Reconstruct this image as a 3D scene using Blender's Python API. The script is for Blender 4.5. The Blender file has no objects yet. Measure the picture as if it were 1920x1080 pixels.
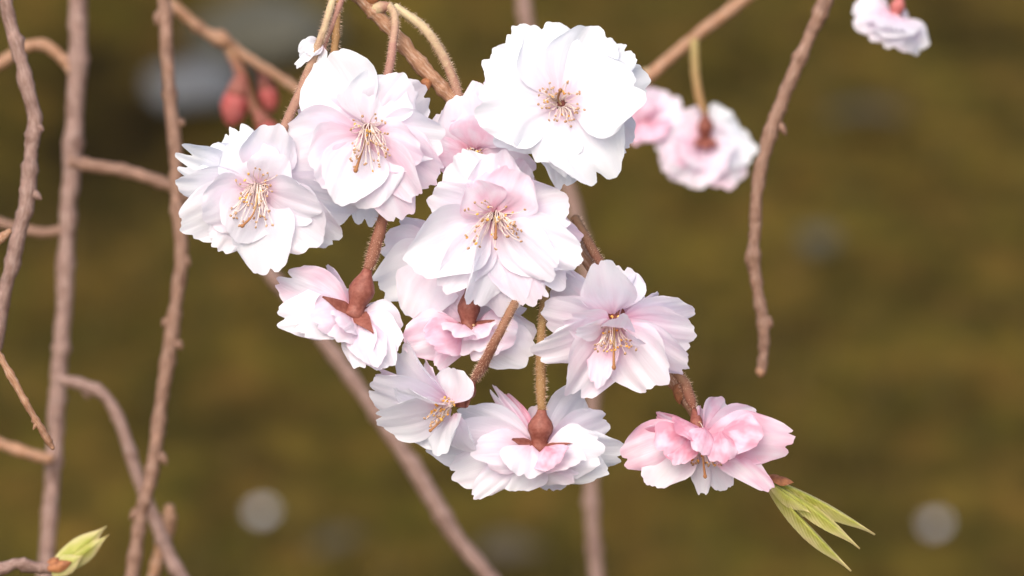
import bpy, math, random
import numpy as np
from mathutils import Vector, Matrix, noise

scene = bpy.context.scene
col = scene.collection
R = math.radians

# ------------------------------------------------------------------ camera
CAM_H = 1.50; PITCH = R(18.0); FOCUS = 1.0
cam_d = bpy.data.cameras.new('camera'); cam = bpy.data.objects.new('camera', cam_d); col.objects.link(cam)
cam.location = (0, 0, CAM_H); cam.rotation_euler = (math.pi/2 - PITCH, 0, 0)
cam_d.sensor_width = 36.0; cam_d.lens = 187.5; cam_d.clip_start = 0.02; cam_d.clip_end = 2000
cam_d.dof.use_dof = True; cam_d.dof.focus_distance = FOCUS - 0.001; cam_d.dof.aperture_fstop = 18.0
scene.camera = cam

# ------------------------------------------------------------------ sky and sun (thin bright overcast)
SUN_EL, SUN_AZ = R(50), R(200)          # azimuth clockwise from +Y: behind the camera, a little to the left
w = bpy.data.worlds.new('World'); scene.world = w; w.use_nodes = True
nt = w.node_tree; bg = nt.nodes['Background']
sky = nt.nodes.new('ShaderNodeTexSky'); sky.sky_type = 'NISHITA'; sky.sun_disc = False
sky.sun_elevation = SUN_EL; sky.sun_rotation = SUN_AZ; sky.air_density = 1.0; sky.dust_density = 6.0; sky.ozone_density = 0.6
nt.links.new(sky.outputs[0], bg.inputs[0]); bg.inputs[1].default_value = 0.15
sd = bpy.data.lights.new('sun', 'SUN'); sun = bpy.data.objects.new('sun', sd); col.objects.link(sun)
sd.energy = 0.85; sd.angle = R(60); sd.color = (1.0, 0.985, 0.975)
sdir = Vector((math.sin(SUN_AZ)*math.cos(SUN_EL), math.cos(SUN_AZ)*math.cos(SUN_EL), math.sin(SUN_EL)))
sun.rotation_euler = sdir.to_track_quat('Z', 'Y').to_euler(); sun.location = (0, 0, 6)
vs = scene.view_settings
scene.cycles.max_bounces = 14; scene.cycles.diffuse_bounces = 8; scene.cycles.transmission_bounces = 12
vs.view_transform = 'Standard'; vs.look = 'None'; vs.gamma = 1.0; vs.exposure = 0.80; vs.use_curve_mapping = False

# ------------------------------------------------------------------ places
PX = 1e-4                                # one photo pixel is a tenth of a millimetre in the plane of focus
CR = Vector((1, 0, 0)); CU = Vector((0, math.sin(PITCH), math.cos(PITCH))); CB = Vector((0, -math.cos(PITCH), math.sin(PITCH)))
CAMP = Vector((0, 0, CAM_H))
ROT = Matrix((CR, CU, CB)).transposed()
def Q(px, py, z=0.0):                    # photo pixel and distance towards the viewer (in px) -> point of the place
    d = FOCUS - z*PX
    return CAMP + CR*((px-960)*PX*d) + CU*((540-py)*PX*d) - CB*d
def G(px, py, h=0.0):                    # where the line of sight meets the ground
    v = CR*((px-960)*PX) + CU*((540-py)*PX) - CB
    return CAMP + v*((CAM_H-h)/-v.z)

# ------------------------------------------------------------------ materials
def mat(name):
    m = bpy.data.materials.new(name); m.use_nodes = True
    t = m.node_tree; t.nodes.remove(t.nodes['Principled BSDF'])
    return m, t, t.nodes['Material Output']
def N(t, kind, **kw):
    n = t.nodes.new(kind)
    for k, v in kw.items():
        if k in n.inputs: n.inputs[k].default_value = v
        else: setattr(n, k, v)
    return n
def ramp(t, fac, stops):
    r = t.nodes.new('ShaderNodeValToRGB'); e = r.color_ramp.elements
    while len(e) < len(stops): e.new(0.5)
    for i, (p, c) in enumerate(stops): e[i].position = p; e[i].color = (*c, 1) if len(c) == 3 else c
    t.links.new(fac, r.inputs[0]); return r
def mathn(t, op, a, b=None):
    n = t.nodes.new('ShaderNodeMath'); n.operation = op
    for i, x in enumerate((a, b)):
        if x is None: continue
        if isinstance(x, (int, float)): n.inputs[i].default_value = x
        else: t.links.new(x, n.inputs[i])
    return n.outputs[0]

def petal_mat():
    m, t, out = mat('petal'); L = t.links.new
    at = N(t, 'ShaderNodeAttribute', attribute_name='sv'); sep = N(t, 'ShaderNodeSeparateXYZ'); L(at.outputs['Vector'], sep.inputs[0])
    oi = N(t, 'ShaderNodeObjectInfo'); oc = N(t, 'ShaderNodeSeparateColor'); L(oi.outputs['Color'], oc.inputs[0])
    s, v = sep.outputs[0], sep.outputs[1]
    # veins that fan out from the claw
    cmb = N(t, 'ShaderNodeCombineXYZ')
    L(mathn(t, 'MULTIPLY', s, 1.6), cmb.inputs[0]); L(mathn(t, 'MULTIPLY', v, 9.0), cmb.inputs[1]); L(mathn(t, 'MULTIPLY', oi.outputs['Random'], 37.0), cmb.inputs[2])
    vein = N(t, 'ShaderNodeTexNoise', Scale=1.0, Detail=3.0, Roughness=0.55); L(cmb.outputs[0], vein.inputs['Vector'])
    cmb2 = N(t, 'ShaderNodeCombineXYZ')
    L(mathn(t, 'MULTIPLY', s, 2.0), cmb2.inputs[0]); L(mathn(t, 'MULTIPLY', v, 1.3), cmb2.inputs[1]); L(mathn(t, 'MULTIPLY', oi.outputs['Random'], 91.0), cmb2.inputs[2])
    blot = N(t, 'ShaderNodeTexNoise', Scale=1.1, Detail=2.0); L(cmb2.outputs[0], blot.inputs['Vector'])
    base = ramp(t, s, [(0.0, (1.1, 1.1, 1.1)), (0.14, (0.72, 0.72, 0.72)), (0.36, (0.22, 0.22, 0.22)), (0.75, (0, 0, 0))])
    bl = ramp(t, blot.outputs[0], [(0.35, (0, 0, 0)), (0.7, (1, 1, 1))])
    k = mathn(t, 'ADD', mathn(t, 'MULTIPLY', base.outputs[0], 0.48), mathn(t, 'MULTIPLY', bl.outputs[0], oc.outputs[0]))
    k = mathn(t, 'ADD', k, mathn(t, 'MULTIPLY', oc.outputs[0], 0.55))
    k = mathn(t, 'ADD', k, mathn(t, 'MULTIPLY', mathn(t, 'SUBTRACT', vein.outputs[0], 0.5), 0.14))
    cr = ramp(t, k, [(0.0, (0.845, 0.865, 0.905)), (0.22, (0.84, 0.79, 0.855)), (0.6, (0.82, 0.59, 0.70)), (1.0, (0.72, 0.36, 0.46))])
    bump = N(t, 'ShaderNodeBump', Strength=0.2, Distance=0.0006); L(vein.outputs[0], bump.inputs['Height'])
    dif = N(t, 'ShaderNodeBsdfDiffuse'); tr = N(t, 'ShaderNodeBsdfTranslucent'); gl = N(t, 'ShaderNodeBsdfGlossy', Roughness=0.45)
    hs = N(t, 'ShaderNodeHueSaturation', Saturation=1.25); L(cr.outputs[0], hs.inputs['Color'])
    L(cr.outputs[0], dif.inputs[0]); L(hs.outputs[0], tr.inputs[0])
    for b in (dif, tr, gl): L(bump.outputs[0], b.inputs['Normal'])
    m1 = N(t, 'ShaderNodeMixShader', Fac=0.5); L(dif.outputs[0], m1.inputs[1]); L(tr.outputs[0], m1.inputs[2])
    m2 = N(t, 'ShaderNodeMixShader', Fac=0.03); L(m1.outputs[0], m2.inputs[1]); L(gl.outputs[0], m2.inputs[2])
    L(m2.outputs[0], out.inputs[0]); return m

def plain(name, c1, c2, scale=300, rough=0.6, stretch=(1, 1, 1), trans=0.0, bump=0.3, dist=0.0004, detail=4, c3=None):
    m, t, out = mat(name); L = t.links.new
    tc = N(t, 'ShaderNodeTexCoord'); mp = N(t, 'ShaderNodeMapping'); mp.inputs['Scale'].default_value = stretch
    L(tc.outputs['Object'], mp.inputs[0])
    nz = N(t, 'ShaderNodeTexNoise', Scale=scale, Detail=detail, Roughness=0.6); L(mp.outputs[0], nz.inputs['Vector'])
    st = [(0.32, c1), (0.68, c2)] + ([(0.8, c3)] if c3 else [])
    r = ramp(t, nz.outputs[0], st)
    p = N(t, 'ShaderNodeBsdfPrincipled', Roughness=rough); p.inputs['Specular IOR Level'].default_value = 0.25
    bp = N(t, 'ShaderNodeBump', Strength=bump, Distance=dist); L(nz.outputs[0], bp.inputs['Height']); L(bp.outputs[0], p.inputs['Normal'])
    L(r.outputs[0], p.inputs['Base Color'])
    if trans:
        tr = N(t, 'ShaderNodeBsdfTranslucent'); L(r.outputs[0], tr.inputs[0])
        mx = N(t, 'ShaderNodeMixShader', Fac=trans); L(p.outputs[0], mx.inputs[1]); L(tr.outputs[0], mx.inputs[2]); L(mx.outputs[0], out.inputs[0])
    else: L(p.outputs[0], out.inputs[0])
    return m

def stalk_mat(name, ca, cb, mott=0.25):            # colour runs from ca (twig end) to cb (flower end)
    m, t, out = mat(name); L = t.links.new
    at = N(t, 'ShaderNodeAttribute', attribute_name='sv'); sep = N(t, 'ShaderNodeSeparateXYZ'); L(at.outputs['Vector'], sep.inputs[0])
    tc = N(t, 'ShaderNodeTexCoord'); nz = N(t, 'ShaderNodeTexNoise', Scale=900.0, Detail=4.0); L(tc.outputs['Object'], nz.inputs['Vector'])
    k = mathn(t, 'ADD', sep.outputs[0], mathn(t, 'MULTIPLY', mathn(t, 'SUBTRACT', nz.outputs[0], 0.5), 2*mott))
    r = ramp(t, k, [(0.05, ca), (0.55, cb)])
    p = N(t, 'ShaderNodeBsdfPrincipled', Roughness=0.6); p.inputs['Specular IOR Level'].default_value = 0.25
    bp = N(t, 'ShaderNodeBump', Strength=0.3, Distance=0.0003); L(nz.outputs[0], bp.inputs['Height']); L(bp.outputs[0], p.inputs['Normal'])
    L(r.outputs[0], p.inputs['Base Color']); L(p.outputs[0], out.inputs[0]); return m

def bark_mat(name, c1, c2, c3):                    # young cherry bark: grain along the twig, pale skin peeling, dots
    m, t, out = mat(name); L = t.links.new
    at = N(t, 'ShaderNodeAttribute', attribute_name='sv'); tc = N(t, 'ShaderNodeTexCoord')
    mp = N(t, 'ShaderNodeMapping'); mp.inputs['Scale'].default_value = (1.3, 7.0, 1.0); L(at.outputs['Vector'], mp.inputs[0])
    g = N(t, 'ShaderNodeTexNoise', Scale=1.6, Detail=5.0, Roughness=0.65); L(mp.outputs[0], g.inputs['Vector'])
    d = N(t, 'ShaderNodeTexNoise', Scale=260.0, Detail=2.0); L(tc.outputs['Object'], d.inputs['Vector'])
    r = ramp(t, g.outputs[0], [(0.3, c1), (0.5, c2), (0.72, c3)])
    r2 = ramp(t, d.outputs[0], [(0.33, (0.58, 0.52, 0.50)), (0.45, (1, 1, 1)), (0.62, (1, 1, 1)), (0.70, (1.35, 1.35, 1.38))])
    mx = N(t, 'ShaderNodeMix', data_type='RGBA', blend_type='MULTIPLY'); mx.inputs[0].default_value = 0.7
    L(r.outputs[0], mx.inputs[6]); L(r2.outputs[0], mx.inputs[7])
    hgt = mathn(t, 'ADD', g.outputs[0], d.outputs[0])
    bp = N(t, 'ShaderNodeBump', Strength=0.4, Distance=0.0005); L(hgt, bp.inputs['Height'])
    p = N(t, 'ShaderNodeBsdfPrincipled', Roughness=0.55); p.inputs['Specular IOR Level'].default_value = 0.3
    L(mx.outputs[2], p.inputs['Base Color']); L(bp.outputs[0], p.inputs['Normal']); L(p.outputs[0], out.inputs[0]); return m

def ground_mat():
    m, t, out = mat('moss_ground'); L = t.links.new
    tc = N(t, 'ShaderNodeTexCoord')
    n1 = N(t, 'ShaderNodeTexNoise', Scale=15.0, Detail=4.0, Roughness=0.6); n2 = N(t, 'ShaderNodeTexNoise', Scale=60.0, Detail=5.0, Roughness=0.65); n3 = N(t, 'ShaderNodeTexNoise', Scale=16.0, Detail=3.0)
    for n in (n1, n2, n3): L(tc.outputs['Object'], n.inputs['Vector'])
    k = mathn(t, 'ADD', mathn(t, 'MULTIPLY', n1.outputs[0], 0.75), mathn(t, 'MULTIPLY', n2.outputs[0], 0.25))
    r = ramp(t, k, [(0.36, (0.024, 0.018, 0.006)), (0.46, (0.058, 0.043, 0.009)), (0.54, (0.084, 0.059, 0.012)), (0.63, (0.130, 0.083, 0.017))])
    r3 = ramp(t, n3.outputs[0], [(0.40, (0.9, 1.0, 0.9)), (0.62, (1.06, 0.95, 1.05))])
    mx = N(t, 'ShaderNodeMix', data_type='RGBA', blend_type='MULTIPLY'); mx.inputs[0].default_value = 1.0
    L(r.outputs[0], mx.inputs[6]); L(r3.outputs[0], mx.inputs[7])
    dark_attr = N(t, 'ShaderNodeAttribute', attribute_name='ground_dark')
    mx2 = N(t, 'ShaderNodeMix', data_type='RGBA'); L(dark_attr.outputs['Fac'], mx2.inputs[0]); L(mx.outputs[2], mx2.inputs[6]); mx2.inputs[7].default_value = (0.008, 0.006, 0.003, 1)  # blend the ground colour towards near-black brown by the per-vertex darkness
    bp = N(t, 'ShaderNodeBump', Strength=0.8, Distance=0.01); L(n2.outputs[0], bp.inputs['Height'])
    p = N(t, 'ShaderNodeBsdfPrincipled', Roughness=1.0); p.inputs['Specular IOR Level'].default_value = 0.02
    L(mx2.outputs[2], p.inputs['Base Color']); L(bp.outputs[0], p.inputs['Normal']); L(p.outputs[0], out.inputs[0]); return m

def leaf_mat():
    m, t, out = mat('young_leaf'); L = t.links.new
    at = N(t, 'ShaderNodeAttribute', attribute_name='sv'); sep = N(t, 'ShaderNodeSeparateXYZ'); L(at.outputs['Vector'], sep.inputs[0])
    av = mathn(t, 'ABSOLUTE', sep.outputs[1])
    tc = N(t, 'ShaderNodeTexCoord'); nz = N(t, 'ShaderNodeTexNoise', Scale=350.0, Detail=4.0); L(tc.outputs['Object'], nz.inputs['Vector'])
    ph = mathn(t, 'ADD', mathn(t, 'MULTIPLY', sep.outputs[0], 95.0), mathn(t, 'MULTIPLY', av, -26.0))
    pl = mathn(t, 'SINE', mathn(t, 'ADD', ph, mathn(t, 'MULTIPLY', nz.outputs[0], 5.0)))
    k = mathn(t, 'ADD', mathn(t, 'MULTIPLY', pl, 0.045), mathn(t, 'ADD', mathn(t, 'MULTIPLY', av, 0.32), mathn(t, 'MULTIPLY', nz.outputs[0], 0.75)))
    k = mathn(t, 'ADD', k, mathn(t, 'MULTIPLY', mathn(t, 'POWER', sep.outputs[0], 4.0), 0.3))
    r = ramp(t, k, [(0.22, (0.28, 0.33, 0.04)), (0.45, (0.44, 0.44, 0.10)), (0.7, (0.58, 0.53, 0.24)), (1.0, (0.52, 0.36, 0.19))])
    bp = N(t, 'ShaderNodeBump', Strength=0.25, Distance=0.0003); L(pl, bp.inputs['Height'])
    p = N(t, 'ShaderNodeBsdfPrincipled', Roughness=0.5); p.inputs['Specular IOR Level'].default_value = 0.3; tr = N(t, 'ShaderNodeBsdfTranslucent')
    L(r.outputs[0], p.inputs['Base Color']); L(r.outputs[0], tr.inputs[0]); L(bp.outputs[0], p.inputs['Normal'])
    mx = N(t, 'ShaderNodeMixShader', Fac=0.3); L(p.outputs[0], mx.inputs[1]); L(tr.outputs[0], mx.inputs[2]); L(mx.outputs[0], out.inputs[0]); return m

M = dict(
    petal=petal_mat(), ground=ground_mat(),
    bark=bark_mat('twig_bark', (0.122, 0.061, 0.038), (0.216, 0.122, 0.082), (0.320, 0.221, 0.169)),
    bark_grey=bark_mat('twig_bark_grey', (0.141, 0.080, 0.061), (0.226, 0.141, 0.113), (0.348, 0.263, 0.230)),
    bark_orange=bark_mat('young_bark', (0.202, 0.092, 0.046), (0.302, 0.160, 0.088), (0.437, 0.328, 0.252)),
    stalk_brown=stalk_mat('stalk_brown', (0.260, 0.151, 0.084), (0.210, 0.088, 0.055)),
    stalk_pink=stalk_mat('stalk_pink', (0.437, 0.336, 0.202), (0.319, 0.168, 0.130)),
    stalk_cream=stalk_mat('stalk_cream', (0.504, 0.420, 0.244), (0.277, 0.151, 0.105)),
    stalk_olive=stalk_mat('stalk_olive', (0.286, 0.218, 0.084), (0.252, 0.143, 0.059)),
    calyx=plain('calyx', (0.160, 0.044, 0.030), (0.260, 0.097, 0.071), 1100, 0.5, bump=0.4),
    calyx_pink=plain('calyx_pink', (0.353, 0.084, 0.076), (0.470, 0.168, 0.151), 900, 0.5),
    hair=plain('stalk_hair', (0.62, 0.42, 0.30), (0.75, 0.60, 0.48), 300, 0.6, trans=0.3),
    filament=plain('filament', (0.84, 0.72, 0.66), (0.88, 0.80, 0.76), 500, 0.5, trans=0.3),
    anther=plain('anther', (0.342, 0.180, 0.090), (0.540, 0.360, 0.216), 700, 0.7),
    anther_gold=plain('anther_gold', (0.62, 0.27, 0.03), (0.75, 0.45, 0.12), 700, 0.7),
    pistil=stalk_mat('pistil', (0.558, 0.450, 0.216), (0.297, 0.135, 0.054)),
    leaf=leaf_mat(),
    scale=plain('bud_scale', (0.16, 0.055, 0.025), (0.40, 0.17, 0.07), 700, 0.6),
    budpink=plain('closed_bud', (0.353, 0.046, 0.038), (0.420, 0.134, 0.126), 500, 0.5, trans=0.15),
    grass=plain('moss_blade', (0.032, 0.027, 0.006), (0.108, 0.074, 0.014), 16.0, 0.8, trans=0.2, detail=5),
    stone=plain('grey_stone', (0.072, 0.076, 0.079), (0.133, 0.137, 0.144), 25, 0.85, bump=0.5, dist=0.006),
    stone_dark=plain('mossy_stone', (0.043, 0.040, 0.025), (0.079, 0.076, 0.058), 20, 0.9, bump=0.5, dist=0.006),
    litter=plain('dead_leaf', (0.042, 0.034, 0.021), (0.075, 0.063, 0.045), 60, 0.8, trans=0.1),
)

# ------------------------------------------------------------------ object helpers
def link(o, parent=None):
    col.objects.link(o)
    if parent: o.parent = parent
    return o
def meshobj(name, verts, faces, m, parent=None, sv=None, smooth=True, kind=None):
    me = bpy.data.meshes.new(name); me.from_pydata([tuple(v) for v in verts], [], [tuple(f) for f in faces])
    if sv is not None:
        a = me.attributes.new('sv', 'FLOAT_VECTOR', 'POINT'); a.data.foreach_set('vector', np.asarray(sv, dtype=np.float32).ravel())
    if smooth: me.polygons.foreach_set('use_smooth', [True]*len(me.polygons))
    me.materials.append(m); me.update()
    o = bpy.data.objects.new(name, me)
    if kind: o['kind'] = kind
    return link(o, parent)
def thing(name, label, cat, loc, group=None):
    o = bpy.data.objects.new(name, None); o.empty_display_size = 0.005; o.location = loc
    o['label'] = label; o['category'] = cat
    if group: o['group'] = group
    return link(o)

def smooth_path(pts, sub=8):                       # Catmull-Rom through points with any number of columns
    p = np.array(pts, dtype=float); p = np.vstack([2*p[0]-p[1], p, 2*p[-1]-p[-2]]); out = []
    for i in range(1, len(p)-2):
        for k in range(sub):
            t = k/sub
            out.append(0.5*((2*p[i]) + (-p[i-1]+p[i+1])*t + (2*p[i-1]-5*p[i]+4*p[i+1]-p[i+2])*t*t + (-p[i-1]+3*p[i]-3*p[i+1]+p[i+2])*t**3))
    out.append(p[-2]); return np.array(out)
def frames(P):
    T = np.gradient(P, axis=0); T /= np.linalg.norm(T, axis=1)[:, None]+1e-12
    n = np.cross(T[0], [0.3, 0.9, 0.2]); n /= np.linalg.norm(n); Ns = []
    for t in T:
        n = n - t*np.dot(n, t); n /= np.linalg.norm(n); Ns.append(n.copy())
    Ns = np.array(Ns); return T, Ns, np.cross(T, Ns)
def tube(P, rad, n=10, rough=0.0, seed=0, cap=True):
    T, A, B = frames(P); V = []; F = []; sv = []; rs = np.random.RandomState(seed); m = len(P)
    ph = rs.uniform(0, 100)
    for i in range(m):
        for k in range(n):
            th = 2*math.pi*k/n
            d = A[i]*math.cos(th)+B[i]*math.sin(th)
            r = rad[i]
            if rough: r *= 1 + rough*noise.noise(Vector(P[i]+d*rad[i])*(0.55/max(rad[i], 1e-6)) + Vector((ph, 0, 0)))
            V.append(P[i]+d*r); sv.append((i/(m-1), abs(2*k/n-1), 0))
    for i in range(m-1):
        for k in range(n): F.append((i*n+k, i*n+(k+1) % n, (i+1)*n+(k+1) % n, (i+1)*n+k))
    if cap:
        for i, e in ((0, -1), (m-1, 1)):
            c = len(V); V.append(P[i]+T[i]*e*rad[i]*0.5); sv.append((i/(m-1), 0.5, 0))
            for k in range(n):
                a, b = i*n+k, i*n+(k+1) % n
                F.append((b, a, c) if e < 0 else (a, b, c))
    return V, F, sv
def merge(parts):
    V, F = [], []
    for v, f in parts:
        o = len(V); V += list(v); F += [tuple(i+o for i in q) for q in f]
    return V, F
def blob(c, ax, ra, rl, n=6, m=5):                 # spindle round c along unit ax
    ax = np.array(ax)/np.linalg.norm(ax); P = np.array([c+ax*rl*math.cos(math.pi*(1-i/(m-1))) for i in range(m)])
    rad = [max(ra*math.sin(math.pi*i/(m-1)), ra*0.05) for i in range(m)]
    V, F, _ = tube(P, rad, n, cap=True); return V, F
def hairs(P, rad, per, length, seed):
    rs = np.random.RandomState(seed); T, A, B = frames(P); parts = []
    seg = np.linalg.norm(np.diff(P, axis=0), axis=1).sum()
    for _ in range(int(seg*per)):
        i = rs.randint(1, len(P)); f = rs.rand(); p = P[i-1]*(1-f)+P[i]*f; r = rad[i]
        th = rs.uniform(0, 2*math.pi); d = A[i]*math.cos(th)+B[i]*math.sin(th); s = np.cross(d, T[i])
        ln = length*rs.uniform(0.5, 1.2); q = p+d*(r+ln)+T[i]*ln*rs.uniform(-0.2, 0.7)
        b = p+d*r*0.9; w_ = length*0.06
        parts.append(([b+s*w_, b-s*w_*0.5+T[i]*w_, b-s*w_*0.5-T[i]*w_, q], [(0, 1, 3), (1, 2, 3), (2, 0, 3)]))
    return merge(parts)

# ------------------------------------------------------------------ petals (lengths in photo px, camera-aligned axes, then turned into the place)
WP = np.array([[0, .10], [.1, .24], [.25, .56], [.42, .84], [.6, .99], [.72, 1.02], [.88, .98], [1, .88]])
LT = np.array([[0, .55], [.15, .8], [.35, 1.0], [.55, 1.0], [.70, .78], [.82, .42], [.91, .15], [1, .04]])
SP = np.array([[0, 1.0], [.2, .98], [.45, .72], [.7, .38], [.88, .14], [1, .02]])
LP = np.array([[0, .30], [.15, .62], [.35, .95], [.5, 1.0], [.7, .85], [.88, .42], [1, .05]])
def to_world(V): return [ROT @ Vector(tuple(v))*PX for v in V]
def petal_geo(base, tip, W, axis, rs, bow=0.08, cup=0.11, ruffle=0.045, notch=None, roll=0.0, bend=0.0, curl=0.0, keel=0.0, prof=WP, drop=0.34, jag=0.009, ns=17, nv=31, fold=0.0):
    b = np.array(base, float); e = np.array(tip, float); d = e-b; L = np.linalg.norm(d); t0 = d/L
    a = np.array(axis, float); a /= np.linalg.norm(a)
    n0 = a-t0*np.dot(a, t0)
    if np.linalg.norm(n0) < 0.15: n0 = np.array([0, 0, 1.0])-t0*t0[2]
    n0 /= np.linalg.norm(n0); s0 = np.cross(t0, n0)
    cr, sr = math.cos(roll), math.sin(roll); n0, s0 = n0*cr+s0*sr, s0*cr-n0*sr
    c1 = b+d*0.45+n0*bow*L*1.6+s0*bend*L
    v = np.linspace(-1, 1, nv); s = np.linspace(0, 1, ns)**0.9
    k = drop*np.abs(v)**2.5
    if notch is None:
        r = rs.rand(); notch = []
        if r < 0.5: notch = [(rs.uniform(-.25, .25), rs.uniform(.04, .10), rs.uniform(.06, .12))]
        elif r < 0.75: notch = [(rs.uniform(-.55, -.2), rs.uniform(.02, .06), .08), (rs.uniform(.2, .55), rs.uniform(.02, .06), .08)]
    for (vc, dp, wd) in notch: k = k+dp*np.exp(-((v-vc)/wd)**2)
    p1, p2 = rs.uniform(0, 6.3, 2)
    jg = jag*(1+1.6*rs.rand()*(rs.rand() < .45)); nq = rs.uniform(0, 60)
    k = k+jg*(np.sin(v*7+p1)+0.45*np.sin(v*13+p2)*rs.rand())
    if prof is WP: k = k+np.array([0.07*noise.noise(Vector((x_*2.1+nq, nq, 0)))+0.03*noise.noise(Vector((x_*6.5, nq, 3))) for x_ in v])
    ph = rs.uniform(0, 6.3, 4); f1 = rs.uniform(2.2, 4.2); cupv = cup*rs.uniform(0.6, 1.3); tw = rs.uniform(-.12, .12)
    wf = np.interp(s, prof[:, 0], prof[:, 1]); off = rs.uniform(0, 50)
    V = []; sv = []
    for i in range(ns):
        for j in range(nv):
            u = s[i]*(1-k[j]); x = v[j]*wf[i]*W/2
            P = (1-u)**2*b+2*u*(1-u)*c1+u*u*e
            T = 2*(1-u)*(c1-b)+2*u*(e-c1); T /= np.linalg.norm(T)
            n = n0-T*np.dot(n0, T); n /= np.linalg.norm(n); sd_ = np.cross(T, n)
            z = cupv*W*(v[j]**2)*wf[i]*(0.35+0.65*math.sin(math.pi*min(1, s[i]*0.8)))*0.8
            z += ruffle*W*s[i]**2*(math.sin(f1*v[j]+ph[0])*0.8+0.45*math.sin(2.3*f1*v[j]+ph[1]+2*s[i])*abs(v[j])**0.5)
            z += ruffle*W*0.8*noise.noise(Vector((v[j]*1.3+off, s[i]*2.2, off)))
            z += tw*W*v[j]*s[i]
            if prof is WP: z += W*(0.022*noise.noise(Vector((v[j]*4.2+off, s[i]*0.9, nq)))+0.055*s[i]**3*noise.noise(Vector((v[j]*2.6, nq, s[i]*1.5))))*min(1, s[i]*2.5)
            z += curl*L*max(0, (s[i]-0.6)/0.4)**2
            z -= keel*W*math.exp(-(v[j]/0.13)**2)*math.sin(math.pi*min(1, s[i]*1.02))
            if fold: z += fold*W*abs(v[j])*wf[i]; x *= 1-0.35*abs(fold)
            V.append(P+sd_*x+n*z); sv.append((s[i], v[j], 0))
    F = [(i*nv+j, i*nv+j+1, (i+1)*nv+j+1, (i+1)*nv+j) for i in range(ns-1) for j in range(nv-1)]
    return V, F, sv

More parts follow.
